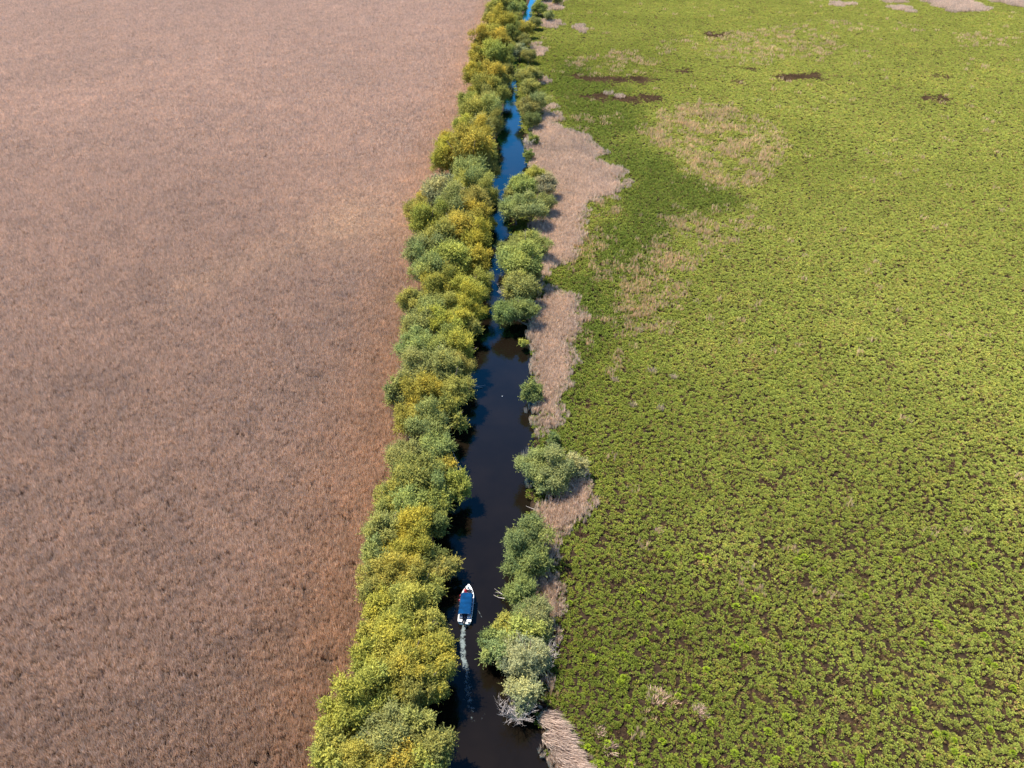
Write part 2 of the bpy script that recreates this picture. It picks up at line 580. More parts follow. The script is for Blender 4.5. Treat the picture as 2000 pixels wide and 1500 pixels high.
# ---- masks of the marsh side, outlined in photo pixels and laid on the ground
REEDBEDS = [
    [(1045, 250), (1090, 254), (1140, 270), (1164, 296), (1168, 312), (1205, 332), (1224, 352), (1190, 378), (1140, 402), (1122, 440), (1121, 500), (1090, 518), (1074, 556), (1060, 580), (1035, 560), (1030, 470), (1050, 420), (1040, 380), (1042, 335), (1034, 300)],
    [(1036, 600), (1070, 578), (1108, 580), (1120, 620), (1128, 690), (1116, 740), (1094, 800), (1072, 848), (1050, 862), (1052, 780), (1045, 700), (1036, 640)],
    [(1038, 950), (1060, 962), (1090, 955), (1142, 905), (1140, 950), (1118, 995), (1095, 992), (1065, 1004), (1058, 1030), (1042, 1020)],
    [(1045, 1060), (1078, 1085), (1080, 1130), (1066, 1192), (1045, 1185), (1035, 1120)],
    [(1045, 1385), (1082, 1396), (1112, 1440), (1140, 1480), (1150, 1560), (1085, 1560), (1062, 1430)],
    [(1062, 0), (1094, -2), (1093, 18), (1080, 25), (1064, 15)], [(1052, 44), (1092, 42), (1090, 55), (1056, 58)],
    [(1042, 82), (1056, 98), (1063, 112), (1044, 116)], [(1056, 152), (1072, 158), (1066, 170), (1054, 168)],
    [(1062, 205), (1092, 230), (1088, 246), (1050, 250), (1062, 232)],
    [(1790, -3), (1890, -3), (1932, 24), (1870, 26), (1830, 14)], [(1908, -3), (2060, -3), (2060, 22), (1985, 14), (1940, 6)],
    [(1722, 0), (1775, 0), (1772, 6), (1730, 5)], [(1622, 7), (1672, 6), (1668, 13), (1630, 13)], [(1738, 14), (1775, 16), (1770, 24), (1745, 22)],
    [(1120, 48), (1136, 48), (1146, 62), (1128, 64)], [(1168, 188), (1205, 189), (1200, 194), (1175, 193)],
    [(1056, 1200), (1078, 1190), (1080, 1330), (1062, 1340)],
]
SPARSE = [
    [(1250, 255), (1330, 290), (1350, 330), (1400, 365), (1440, 350), (1505, 322), (1515, 280), (1450, 225), (1380, 200), (1300, 212), (1270, 240)],
    [(1305, 428), (1350, 418), (1465, 408), (1420, 440), (1365, 480), (1340, 540), (1300, 548), (1272, 500), (1282, 478), (1310, 468)],
    [(1128, 418), (1200, 398), (1178, 470), (1164, 510), (1118, 505)],
    [(1090, 585), (1135, 600), (1165, 720), (1125, 720)], [(1170, 500), (1300, 540), (1330, 640), (1230, 660), (1180, 580)],
    [(1300, 88), (1540, 50), (1700, 95), (1600, 112), (1420, 122)], [(1095, 108), (1300, 96), (1290, 140), (1110, 140)],
    [(1150, 225), (1180, 228), (1175, 248), (1150, 246)], [(1590, 36), (1660, 46), (1820, 52), (1800, 62), (1660, 56), (1590, 48)],
    [(1140, 1400), (1170, 1400), (1215, 1480), (1200, 1500), (1150, 1450)], 
    [(1860, 70), (1950, 70), (1970, 92), (1880, 88)],
]
CORE = [[(1248, 264), (1312, 264), (1335, 288), (1290, 288)], [(1336, 292), (1362, 310), (1405, 352), (1388, 360), (1352, 332)], [(1308, 430), (1345, 425), (1340, 450), (1312, 455)], [(1280, 480), (1320, 475), (1335, 530), (1295, 530)]]
DARKGREEN = [
    [(1105, 250), (1160, 262), (1250, 288), (1330, 296), (1362, 350), (1420, 368), (1428, 408), (1310, 424), (1304, 470), (1270, 498), (1268, 530), (1190, 552), (1140, 600), (1150, 660), (1120, 640), (1108, 560), (1098, 516), (1160, 512), (1205, 398), (1228, 352), (1172, 306)],
    [(1105, 560), (1200, 545), (1175, 700), (1140, 860), (1130, 1000), (1062, 1010), (1095, 850), (1128, 720)],
    [(1075, 120), (1130, 130), (1240, 210), (1260, 255), (1150, 262), (1090, 245)],
]
BROWN = [
    [(1098, 146), (1180, 149), (1272, 150), (1278, 163), (1200, 164), (1110, 156)], [(1112, 184), (1160, 181), (1200, 182), (1304, 188), (1284, 202), (1200, 200), (1120, 195)],
    [(1428, 157), (1462, 157), (1460, 167), (1432, 166)], [(1515, 146), (1600, 142), (1612, 154), (1520, 160)], [(1800, 186), (1848, 187), (1846, 199), (1806, 198)],
    [(1300, 136), (1352, 134), (1352, 143), (1305, 142)], [(1452, 136), (1482, 136), (1482, 142), (1455, 142)], [(1375, 66), (1420, 64), (1425, 72), (1380, 74)], [(1822, 144), (1852, 144), (1850, 154), (1824, 154)],
]

def mask(x, y, polys, wob, soft):
    """soft-edged membership with a ragged outline"""
    dx = (vnoise(x, y, wob * 2.5) - 0.5) * wob * 2 + (vnoise(x + 9, y + 4, wob) - 0.5) * wob
    dy = (vnoise(x + 400, y + 80, wob * 2.5) - 0.5) * wob * 3 + (vnoise(x + 31, y, wob) - 0.5) * wob
    c = np.zeros(len(x))
    G = [gpoly(p) for p in polys]
    for jx, jy in ((0, 0), (1, 0.5), (-1, 0.4), (0.3, 1.6), (-0.4, -1.6), (0.6, -0.9), (-0.7, 0.9)):
        m_ = np.zeros(len(x), bool)
        for p in G:
            m_ |= inpoly(x + dx + jx * soft, y + dy + jy * soft, p)
        c += m_ / 7.0
    return c

x, y, k = two_rings(1, 1.0, 1.25)
px, py = project(x, y, 0.6)
mb = mask(x, y, REEDBEDS, 2.4, 1.9) > np.where(py > 880, rng.uniform(0.05, 0.7, len(x)), rng.uniform(0.22, 0.97, len(x)))
ms = mask(x, y, SPARSE, 4.0, 4.0)
md_ = mask(x, y, DARKGREEN, 4.5, 2.5)
mbr = mask(x, y, BROWN, 2.0, 1.2) > rng.uniform(0.2, 0.8, len(x))
nb, nm, nf = fbm(x, y, 45.0), fbm(x + 77, y, 14.0), fbm(x + 500, y + 20, 3.0)

# ---- green cover
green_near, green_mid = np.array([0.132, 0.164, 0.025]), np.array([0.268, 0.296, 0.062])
pale_patch = np.exp(-(((px - 1420) / 90) ** 2 + ((py - 1070) / 60) ** 2)) + 0.5 * np.exp(-(((px - 1480) / 160) ** 2 + ((py - 900) / 120) ** 2))  # patches of paler, yellower vegetation
mixf = np.clip(0.5 * pale_patch + (px - 1080) / 650 * 0.55 + (nb - 0.5) * 0.8 + np.clip((1150 - py) / 900, -0.25, 1) * 0.5 + 0.06, 0, 1)[:, None]
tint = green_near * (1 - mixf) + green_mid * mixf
tint = tint * (0.86 + 0.28 * nm[:, None])
yel = np.clip((nf - 0.52) * 4, 0, 1)[:, None] * np.clip((nm - 0.35) * 3, 0, 1)[:, None]
tint = tint * (1 + yel * np.array([0.18, 0.06, 0.15]))
tint = tint * (1 - 0.75 * md_[:, None]) + 0.75 * md_[:, None] * np.array([0.130, 0.175, 0.032]) * (0.85 + 0.3 * nm[:, None])
h = (0.7 + 0.6 * nm) * rng.uniform(0.8, 1.2, len(x))
grow = k * (1 + 0.30 * np.clip((1150 - py) / 450, 0, 1))
sc = np.stack([grow * rng.uniform(0.8, 1.2, len(x)), grow * rng.uniform(0.8, 1.2, len(x)), h * (1 + 0.5 * md_)], 1)
gap = 0.6 * np.clip((vnoise(x * 0.8 + y * 0.6, y * 0.8 - x * 0.6, 1.6) - 0.6) * 3, 0, 1) * np.clip((px - 1000) / 900, 0.15, 0.8) * np.clip((py - 500) / 700, 0.0, 1)
keep = (rng.random(len(x)) > 0.04 + gap + 0.06 * np.clip((py - 700) / 500, 0, 1)) & ~(mb & (rng.random(len(x)) < 0.97)) & ~(mbr & (rng.random(len(x)) < 0.93))
pts = np.stack([x, y, np.full(len(x), 0.3)], 1)
scatter('marsh_plants', 'low bright green marsh plants covering the wet meadow', pts[keep], rng.uniform(0, 6.283, keep.sum()), sc[keep],
        rng.integers(0, len(MARSH_V), keep.sum()), tint[keep], MARSH_V)

# ---- tan reeds on the marsh side: beds on the bank and thin stands in the meadow
core = mask(x, y, CORE, 3.0, 2.0)
thin = rng.random(len(x)) < ms * np.clip((fbm(x + 900, y, 5.0) - 0.34) * 3.4, 0.08, 0.9) * np.where(py < 150, 0.3, 0.85) + 0.85 * core
spk = (rng.random(len(x)) < 0.012 * (nm > 0.5)) & (py < 1200)
sel = (mb | thin | spk) & (rng.random(len(x)) < 0.93)
xs, ys_, ks = x[sel], y[sel], k[sel]
isb = mb[sel]
tt = np.array([0.70, 0.54, 0.405])[None] * (0.85 + 0.3 * nm[sel][:, None])
tt = np.where(isb[:, None], tt, np.array([0.72, 0.51, 0.29])[None] * (0.85 + 0.3 * nm[sel][:, None]))
hh = np.where(isb, rng.uniform(0.7, 1.05, len(xs)), rng.uniform(0.7, 1.25, len(xs)))
ww = np.where(isb, 0.85, 0.8) * ks
sc = np.stack([ww, ww, hh], 1)
pp, rr = np.stack([xs, ys_, np.full(len(xs), 0.3)], 1), rng.uniform(0, 6.283, len(xs))
scatter('bank_reeds', 'pale tan dry reed beds on the marsh bank', pp[isb], rr[isb], sc[isb], rng.integers(0, len(REED_V), isb.sum()), tt[isb], REED_V)
nb_ = ~isb
scatter('thin_reeds', 'thin straw-coloured reed stands scattered through the green meadow', pp[nb_], rr[nb_], sc[nb_], rng.integers(0, len(THIN_V), nb_.sum()), tt[nb_], THIN_V)

# ---- brown dead stubble in the dark streaks
sel = (mbr & (rng.random(len(x)) < 0.8)) | (~keep & ~mb & (rng.random(len(x)) < 0.6))
xs, ys_, ks = x[sel], y[sel], k[sel]
scatter('brown_stubble', 'dark brown streaks of flattened dead stems across the meadow', np.stack([xs, ys_, np.full(len(xs), 0.3)], 1), rng.uniform(0, 6.283, len(xs)),
        np.stack([0.7 * ks, 0.7 * ks, rng.uniform(0.15, 0.3, len(xs))], 1), rng.integers(0, len(REED_V), len(xs)),
        np.array([0.16, 0.10, 0.055])[None] * rng.uniform(0.8, 1.3, (len(xs), 1)), REED_V)

# ------------------------------------------------------------------ trees
def unit(v):
    return v / (np.linalg.norm(v, axis=-1, keepdims=True) + 1e-9)

def crown_mesh(R, nleaf, nl, seed, Lf=0.30, wf=0.085):
    """a willow crown about its centre: many small lobes of narrow leaves, with shoots that stand out of them"""
    r = np.random.default_rng(seed)
    C, LR, K = [], [], []
    for i in range(nl):
        d = unit(r.normal(size=3))
        if d[2] < -0.35:
            d[2] *= -0.6
        q = r.uniform(0.45, 0.92) * (1.22 if r.random() < 0.16 else 1.0)
        C.append(d * q * R * np.array([1, 1, 1.25]))
        LR.append(R * r.uniform(0.17, 0.36))
        K.append(r.random())
    C.append(np.zeros(3)); LR.append(R * 0.58); K.append(0.5)
    C, LR, K = np.array(C), np.array(LR), np.array(K)
    w = LR ** 2
    lobe = r.choice(len(C), size=nleaf, p=w / w.sum())
    d = unit(r.normal(size=(nleaf, 3)))
    flip = (d[:, 2] < 0) & (r.random(nleaf) < 0.55)
    d[flip, 2] *= -1
    rad = LR[lobe] * (1 - 0.55 * r.random(nleaf) ** 1.8) * (1 + 0.20 * r.normal(size=nleaf))
    P = C[lobe] + d * rad[:, None]
    # shoots: short rows of leaves running outwards and up
    ns = nleaf // 3
    per = 6
    nsh = ns // per
    sl = r.choice(len(C), size=nsh, p=w / w.sum())
    sd = unit(r.normal(size=(nsh, 3)) + np.array([0, 0, 0.5]))
    s0 = C[sl] + sd * LR[sl][:, None] * 0.85
    dirn = unit(sd + r.normal(size=(nsh, 3)) * 0.35 + np.array([0, 0, 0.2]))
    tt = np.linspace(0.05, 1.0, per)[None, :, None] * r.uniform(0.25, 0.95, (nsh, 1, 1)) * (0.5 + R * 0.22)
    SPn = (s0[:, None, :] + dirn[:, None, :] * tt).reshape(-1, 3)
    P = np.vstack([P, SPn])
    lobe = np.concatenate([lobe, np.repeat(sl, per)])
    dl = np.vstack([d, np.repeat(dirn, per, 0)])
    n = len(P)
    ax = unit(dl * 0.55 + r.normal(size=(n, 3)) * 0.7 + np.array([0, 0, -0.15]))
    up = unit(dl + r.normal(size=(n, 3)) * 0.55 + np.array([0, 0, 0.35]))
    V, F = leaf_quads(P, ax, up, Lf * r.uniform(0.6, 1.35, n), wf * r.uniform(0.7, 1.5, n))
    k = K[lobe]
    b = (0.66 + 0.68 * r.random(n)) * (0.84 + 0.32 * k)
    hue = (k - 0.5) * 0.34 + r.normal(size=n) * 0.07
    col = np.stack([b * (1 + hue * 0.75), b * (1 + hue * 0.25), b * (1 - hue * 0.6)], 1)
    return mesh_np('crown', V, F, [M_LEAF], vc=np.repeat(np.clip(col, 0.05, 2.5), 4, 0)), C, LR

CROWNS = {
    'L': [crown_mesh(3.0, 17000, 36, 100 + i) for i in range(7)],
    'M': [crown_mesh(2.1, 10000, 28, 200 + i) for i in range(6)],
    'S': [crown_mesh(1.2, 4200, 16, 300 + i, 0.26, 0.08) for i in range(4)],
}
RAD = {'L': 3.0, 'M': 2.1, 'S': 1.2}

def limb_mesh(base, cen, C, s, n):
    """trunk from the base and limbs into the lobes; coordinates relative to the base"""
    b = MB()
    cen = Vector(cen)
    fork = Vector((cen.x * 0.45, cen.y * 0.45, max(0.5, cen.z * 0.38)))
    r0 = 0.045 * cen.z + 0.06
    b.tube([(0, 0, -0.25), tuple(fork * 0.5 + Vector((0.06, -0.05, 0))), tuple(fork)], [r0 * 1.35, r0 * 1.05, r0 * 0.85], 7)
    order = list(range(len(C) - 1))
    random.shuffle(order)
    for q, i in enumerate(order[:n]):
        e = cen + Vector(C[i]) * s * (1.42 if q < 2 else 1.0)
        mid = fork.lerp(e, 0.5) + Vector((random.uniform(-.2, .2), random.uniform(-.2, .2), 0.25))
        b.tube([tuple(fork - Vector((0, 0, 0.1))), tuple(mid), tuple(e)], [r0 * 0.55, r0 * 0.32, r0 * 0.1], 5)
    return b

HUES = {  # object colours of the foliage
    'gold':   ((0.365, 0.305, 0.05), 'golden yellow'),
    'yellow': ((0.335, 0.31, 0.058), 'lemon yellow'),
    'ygreen': ((0.29, 0.298, 0.075), 'yellow-green'),
    'olive':  ((0.225, 0.232, 0.065), 'olive green'),
    'sage':   ((0.245, 0.275, 0.100), 'sage green'),
    'green':  ((0.155, 0.195, 0.062), 'fresh green'),
    'dark':   ((0.105, 0.135, 0.045), 'dark green'),
    'silver': ((0.300, 0.315, 0.175), 'silvery grey-green'),
    'orange': ((0.39, 0.29, 0.05), 'orange-tinged golden'),
}

def where(py):
    if py > 1345: return 'by the canal reach behind the boat'
    if py > 1200: return "beside the boat's foam trail"
    if py > 1020: return 'beside the blue-roofed boat'
    if py > 870: return 'facing the broad silver-green shrub'
    if py > 690: return 'along the open dark water'
    if py > 560: return 'by the dense green bush'
    if py > 430: return 'along the narrow blue water'
    if py > 250: return 'near the widest tan reed bed'
    if py > 120: return 'along the far blue reach'
    return 'where the canal bends away'

def tree(px, py, w, hue, side, name='willow_tree', label=None, hr=1.0, zc=None, squash=1.0):
    D = depth(py, 4.0)
    if side < 0 and py > 560:
        px, w = px + (10 if py > 1350 else 5), w * 0.95
    if side < 0 and py < 330:
        px -= 5                       # the far crowns stand clear of the water
    R = 0.5 * w * D / FPX * (1.18 if side < 0 else 1.1) * (1.0 + 0.12 * min(1.0, max(0.0, (330 - py) / 150)))
    cls = 'L' if R > 2.45 else ('M' if R > 1.5 else 'S')
    me, C, LR = random.choice(CROWNS[cls])
    s = R / RAD[cls]
    if zc is None:
        zc = (1.18 * R + 0.9 if side < 0 else 1.05 * R + 0.5) * hr
    cx, cy, _ = g(px, py, zc)
    if side < 0:
        bx = min(cx, float(lbx(cy)) - 0.6)
        rel = float(lbx(cy)) - cx
    else:
        bx = max(cx, float(rbx(cy)) + 0.5)
        rel = cx - float(rbx(cy))
    bz = 0.28
    e = bpy.data.objects.new(name, None)
    e.empty_display_size = 0.5
    e.location = (bx, cy, bz)
    COL.objects.link(e)
    cen = (cx - bx, 0, zc - bz)
    limb_mesh((0, 0, 0), cen, C, s, 4 if cls == 'S' else 6).build('trunk', M_BARK, e, smooth=True)
    c = add('crown', me, e, cen)
    c.rotation_euler = (0, 0, random.uniform(0, 6.283))
    c.scale = (s, s, s * squash)
    col, word = HUES[hue]
    col = [0.74 * a_ + 0.26 * b_ for a_, b_ in zip(col, (0.300, 0.285, 0.070) if side < 0 else (0.245, 0.255, 0.110))]
    j = [random.uniform(0.92, 1.08) for _ in range(2)]
    c.color = (col[0] * j[0] * 1.06, col[1] * j[1] * 1.06, col[2], 1)
    if label is None:
        size = 'large' if R > 2.9 else ('' if R > 1.8 else 'small')
        if side < 0:
            spot = 'overhanging the canal' if rel < 1.5 else ('inside the willow row' if rel < 6.5 else 'on the reed field edge')
        else:
            spot = 'on the marsh bank'
        label = ' '.join(f'{size} {word} willow {spot}, {where(py)}'.split())
    grp = 'willows in the row along the reed field' if side < 0 else 'willows on the marsh bank'
    return tag(e, label, 'tree' if name == 'willow_tree' else 'shrub', grp)

LEFT_TREES = [
    (637, 1462, 72, 'ygreen'), (673, 1393, 100, 'yellow'), (740, 1440, 100, 'sage'), (706, 1486, 92, 'yellow'), (793, 1430, 70, 'sage'),
    (848, 1466, 76, 'green'), (770, 1490, 80, 'gold'), (640, 1505, 80, 'ygreen'), (815, 1505, 70, 'ygreen'), (715, 1400, 70, 'ygreen'), (745, 1375, 60, 'olive'), (835, 1515, 70, 'green'),
    (712, 1290, 66, 'yellow'), (776, 1253, 92, 'yellow'), (836, 1290, 90, 'gold'), (838, 1333, 78, 'yellow'), (800, 1362, 70, 'olive'), (733, 1337, 76, 'ygreen'), (836, 1224, 62, 'ygreen'), (785, 1310, 95, 'yellow'), (720, 1240, 60, 'yellow'),
    (790, 1187, 82, 'ygreen'), (738, 1190, 66, 'yellow'), (828, 1155, 66, 'olive'), (726, 1143, 72, 'ygreen'), (780, 1125, 78, 'yellow'), (797, 1080, 66, 'gold'), (762, 1090, 56, 'gold'),
    (863, 1112, 60, 'olive'), (832, 1100, 66, 'dark'), (806, 1037, 74, 'gold'), (747, 1045, 72, 'sage'), (842, 1028, 56, 'green'), (734, 1090, 60, 'sage'),
    (756, 983, 66, 'ygreen'), (801, 935, 88, 'olive'), (838, 950, 66, 'sage'), (886, 950, 52, 'ygreen'), (864, 915, 44, 'yellow'), (780, 893, 66, 'sage'), (849, 876, 66, 'sage'), (795, 990, 76, 'sage'), (845, 990, 60, 'olive'),
    (833, 836, 72, 'sage'), (794, 828, 62, 'yellow'), (893, 828, 32, 'ygreen'), (825, 776, 68, 'gold'), (884, 764, 62, 'ygreen'), (766, 773, 50, 'sage'), (868, 800, 50, 'olive'),
    (806, 733, 70, 'sage'), (860, 726, 72, 'sage'), (890, 722, 54, 'olive'), (890, 684, 66, 'yellow'), (855, 688, 64, 'ygreen'), (806, 684, 74, 'sage'),
    (849, 636, 64, 'yellow'), (884, 630, 58, 'yellow'), (916, 642, 42, 'olive'), (810, 642, 64, 'sage'), (922, 612, 46, 'gold'), (803, 596, 56, 'ygreen'), (838, 604, 58, 'sage'),
    (851, 570, 58, 'yellow'), (908, 604, 56, 'gold'), (880, 608, 54, 'ygreen'), (899, 568, 56, 'yellow'), (930, 567, 46, 'ygreen'), (838, 538, 62, 'sage'), (883, 517, 72, 'ygreen'), (928, 518, 54, 'gold'), (830, 501, 60, 'sage'), (860, 545, 56, 'ygreen'),
    (930, 474, 56, 'gold'), (899, 455, 66, 'yellow'), (862, 479, 62, 'ygreen'), (838, 443, 56, 'yellow'), (930, 427, 52, 'gold'), (956, 442, 26, 'gold'), (815, 416, 44, 'ygreen'),
    (920, 406, 62, 'olive'), (948, 392, 46, 'olive'), (865, 385, 62, 'silver'), (899, 376, 58, 'ygreen'), (930, 371, 54, 'sage'), (832, 392, 34, 'orange'), (880, 420, 60, 'sage'),
    (920, 302, 76, 'gold'), (884, 310, 58, 'gold'), (953, 308, 46, 'olive'), (914, 344, 60, 'sage'), (952, 334, 40, 'olive'), (868, 322, 36, 'ygreen'), (884, 286, 40, 'orange'), (940, 276, 46, 'gold'),
    (940, 258, 46, 'sage'), (912, 260, 42, 'yellow'), (930, 232, 44, 'ygreen'), (962, 228, 44, 'sage'), (972, 250, 30, 'olive'), (922, 206, 36, 'ygreen'), (956, 210, 42, 'ygreen'), (974, 188, 38, 'olive'), (944, 186, 42, 'yellow'),
    (936, 152, 40, 'gold'), (964, 150, 44, 'gold'), (984, 162, 30, 'olive'), (942, 116, 36, 'yellow'), (968, 114, 40, 'ygreen'), (988, 120, 30, 'ygreen'), (950, 90, 36, 'gold'), (980, 84, 38, 'gold'), (962, 66, 34, 'yellow'), (986, 48, 34, 'gold'), (970, 40, 32, 'yellow'), (1002, 48, 26, 'olive'),
    (1006, 70, 24, 'olive'), (1014, 42, 22, 'olive'), (1000, 98, 22, 'ygreen'), (1022, 18, 20, 'sage'), (996, 140, 20, 'olive'),
    (978, 18, 32, 'ygreen'), (1002, 22, 28, 'sage'), (992, 4, 30, 'ygreen'), (1014, 6, 26, 'olive'), (984, -12, 30, 'yellow'), (1010, -14, 28, 'ygreen'), (994, -30, 28, 'yellow'), (1020, -34, 26, 'ygreen'),
]
for (px_, py_, w_, hu) in LEFT_TREES:
    low = py_ < 1200 and py_ > 1040 and px_ > 815
    tree(px_, py_, w_, hu, -1, squash=0.75 if low else random.uniform(0.85, 1.25), hr=0.68 if low else 1.0)

RIGHT_TREES = [
    (1030, 1062, 88, 'green'), (1020, 1100, 80, 'green'), (1048, 1100, 60, 'green'), (1016, 1168, 72, 'green'), (1038, 1202, 72, 'sage'), (962, 1258, 52, 'green'), (985, 1230, 56, 'yellow'), (1016, 1246, 72, 'ygreen'), (1060, 1234, 42, 'sage'),
    (1017, 1290, 84, 'silver'), (978, 1275, 66, 'sage'), (1050, 1285, 56, 'silver'), (1028, 1362, 66, 'silver'),
    (1045, 916, 66, 'sage'), (1085, 924, 70, 'sage'), (1118, 915, 46, 'silver'), (1066, 945, 52, 'sage'),
    (1034, 768, 44, 'green'), (1022, 672, 20, 'yellow'), (1082, 857, 26, 'green'),
    (988, 612, 54, 'green'), (1022, 608, 56, 'green'), (1018, 566, 70, 'olive'), (1016, 518, 84, 'ygreen'), (1040, 534, 46, 'olive'), (995, 494, 48, 'olive'), (1042, 480, 52, 'ygreen'), (1018, 482, 44, 'olive'), 
    (1004, 410, 54, 'sage'), (1036, 412, 60, 'sage'), (1022, 368, 56, 'ygreen'), (1064, 366, 46, 'silver'), (1066, 398, 42, 'olive'), (1044, 348, 40, 'yellow'), (1000, 388, 34, 'olive'),
    (1033, 306, 22, 'green'), (1042, 276, 22, 'olive'),
    (1030, 214, 42, 'olive'), (1052, 208, 40, 'sage'), (1040, 236, 34, 'dark'), (1028, 150, 34, 'ygreen'), (1045, 150, 26, 'olive'), (1036, 176, 36, 'ygreen'), (1014, 104, 30, 'silver'), (1032, 110, 28, 'olive'), (1026, 60, 30, 'gold'), (1022, 82, 26, 'olive'),
    (1046, 46, 24, 'olive'), (1052, 18, 26, 'olive'), (1072, 34, 18, 'sage'), (1064, -8, 24, 'olive'), (1090, 2, 18, 'olive'),
]
R_LABEL = {
    (1034, 768): 'round fresh green bush standing in the water beside the tan reed bank',
    (1022, 672): 'tiny yellow bush at the water edge of the tan reed bank',
    (1082, 857): 'small green bush at the tapering end of the tan reed strip',
    (962, 1258): "green shrub leaning out over the boat's foam trail",
    (985, 1230): 'yellow willow bush among green shrubs close behind the boat',
    (1118, 915): 'silvery end of the broad shrub group by the marsh meadow',
    (1064, 366): 'silvery grey willow standing in the widest tan reed bed',
    (1033, 306): 'small green bush between blue water and widest tan reed bed',
    (1042, 276): 'small olive bush at the far corner of the widest tan reed bed',
    (988, 612): 'dense green bush reaching furthest across the canal narrows',
    (1022, 608): 'dense green bush between the canal narrows and tan reeds',
    (1028, 1362): 'greyish shrub above the leaning dry reeds',
}
for (px_, py_, w_, hu) in RIGHT_TREES:
    lb = R_LABEL.get((px_, py_))
    small = w_ * depth(py_, 2) / FPX < 4.6
    tree(px_, py_, w_, hu, 1, 'willow_shrub' if small or py_ > 880 else 'willow_tree', lb, hr=0.9 if py_ > 640 else (1.0 if py_ > 330 else 0.78), squash=random.uniform(0.8, 1.0))

# ------------------------------------------------------------------ bare shrubs, fallen branches, water stalks
def bare_shrub(px, py, wpx, label, n=60):
    b0 = g(px, py, 0.3)
    W = wpx * depth(py, 1) / FPX
    b = MB()
    for i in range(n):
        a, q = random.uniform(0, 6.283), math.sqrt(random.random())
        tip = Vector((math.cos(a) * q * W * 0.55, math.sin(a) * q * W * 0.55, random.uniform(0.6, 1.0) * W * 0.75))
        mid = tip * 0.5 + Vector((random.uniform(-.2, .2), random.uniform(-.2, .2), 0.2))
        b.tube([(0, 0, -0.2), tuple(mid), tuple(tip)], [0.03, 0.022, 0.006], 4, cap=False)
        for _ in range(4):
            f = random.uniform(0.45, 0.95)
            s = mid.lerp(tip, f)
            e = s + Vector((random.uniform(-1, 1), random.uniform(-1, 1), random.uniform(0.2, 1))) * W * 0.13
            b.tube([tuple(s), tuple(e)], [0.016, 0.005], 3, cap=False)
    e = bpy.data.objects.new('bare_shrub', None)
    e.location = b0
    COL.objects.link(e)
    b.build('twigs', M_DEAD, e)
    MB().tube([(0, 0, -0.3), (0.02, 0.01, 0.1), (0.05, 0, 0.5)], [0.12, 0.1, 0.05], 7).build('trunk', M_BARK, e)
    return tag(e, label, 'shrub')

bare_shrub(1062, 1296, 60, 'bare grey twiggy shrub at the meadow edge behind sage green willow')
bare_shrub(1008, 1404, 80, 'bare grey twiggy bush over the water by the leaning dry reeds', 80)
bare_shrub(990, 585, 40, 'bare grey dead branches beside the dense bush at the narrows')
bare_shrub(1032, 290, 26, 'leafless pale shrub between blue water and widest reed bed')
bare_shrub(1066, 415, 30, 'leafless branches under the silvery willow in the reed bed')
bare_shrub(905, 775, 40, 'dead bare crown overhanging open dark water from the willow row')

def branch(pts, r, label, side=3):
    P = [Vector(g(a, b, z)) for a, b, z in pts]
    o0 = P[0].copy()
    b = MB()
    b.tube([tuple(p - o0) for p in P], [r * (1 - 0.7 * i / (len(P) - 1)) for i in range(len(P))], 6)
    for i in range(side):
        f = random.uniform(0.3, 0.8) * (len(P) - 1)
        k = int(f)
        s = P[k].lerp(P[k + 1], f - k) - o0
        d = (P[-1] - P[0]) * 0.3
        e = s + d + Vector((random.uniform(-.5, .5), random.uniform(-.5, .5), random.uniform(-.02, .3)))
        b.tube([tuple(s), tuple(e)], [r * 0.4, r * 0.12], 5)
    o = b.build('fallen_branch', M_DEAD)
    o.location = o0
    return tag(o, label, 'branch')

branch([(992, 1166, 0.5), (980, 1160, 0.35), (966, 1150, 0.1)], 0.07, 'longer pale dead branch poking from the shrub into canal ahead of the boat', 1)
branch([(986, 1169, 0.4), (974, 1167, 0.2), (964, 1162, 0.05)], 0.05, 'shorter pale dead stick beside the longer branch ahead of the boat', 0)
branch([(900, 762, 1.2), (922, 752, 0.6), (943, 758, 0.05)], 0.07, 'forked grey branch hanging from the willow row into open water', 4)
branch([(1045, 995, 0.4), (1036, 992, 0.3), (1027, 988, 0.1)], 0.04, 'thin dead stick over the water below the broad silver-green shrub', 0)
branch([(905, 930, 2.0), (892, 900, 1.4), (884, 880, 0.9)], 0.05, 'bare grey branch between willow crowns facing the broad shrub', 2)

def water_stalks(px, py, label):
    P, T = [], []
    for i in range(16):
        a = rng.normal(size=2) * 0.13
        P.append((a[0], a[1], -0.25))
        T.append((a[0] * 2.0, a[1] * 2.0 + 0.1, rng.uniform(0.7, 1.5)))
    V, F = blades(np.array(P), np.array(T), rng.uniform(0.04, 0.08, 16))
    o = add('reed_stalks', mesh_np('reed_stalks', V, F, [M_TUFT], vc=np.ones((len(V), 3)) * np.repeat(rng.uniform(0.7, 1.2, 16), 6)[:, None]), None, g(px, py, 0.0))
    o.color = (0.45, 0.36, 0.31, 1)
    return tag(o, label, 'reeds', 'reed stalks standing in the canal')

for q in ((1019, 894), (1025, 896), (1030, 888), (1033, 800), (1039, 806), (1026, 806), (1040, 735)):
    water_stalks(q[0], q[1], 'small clump of dry reed stalks standing in canal water off the marsh bank')

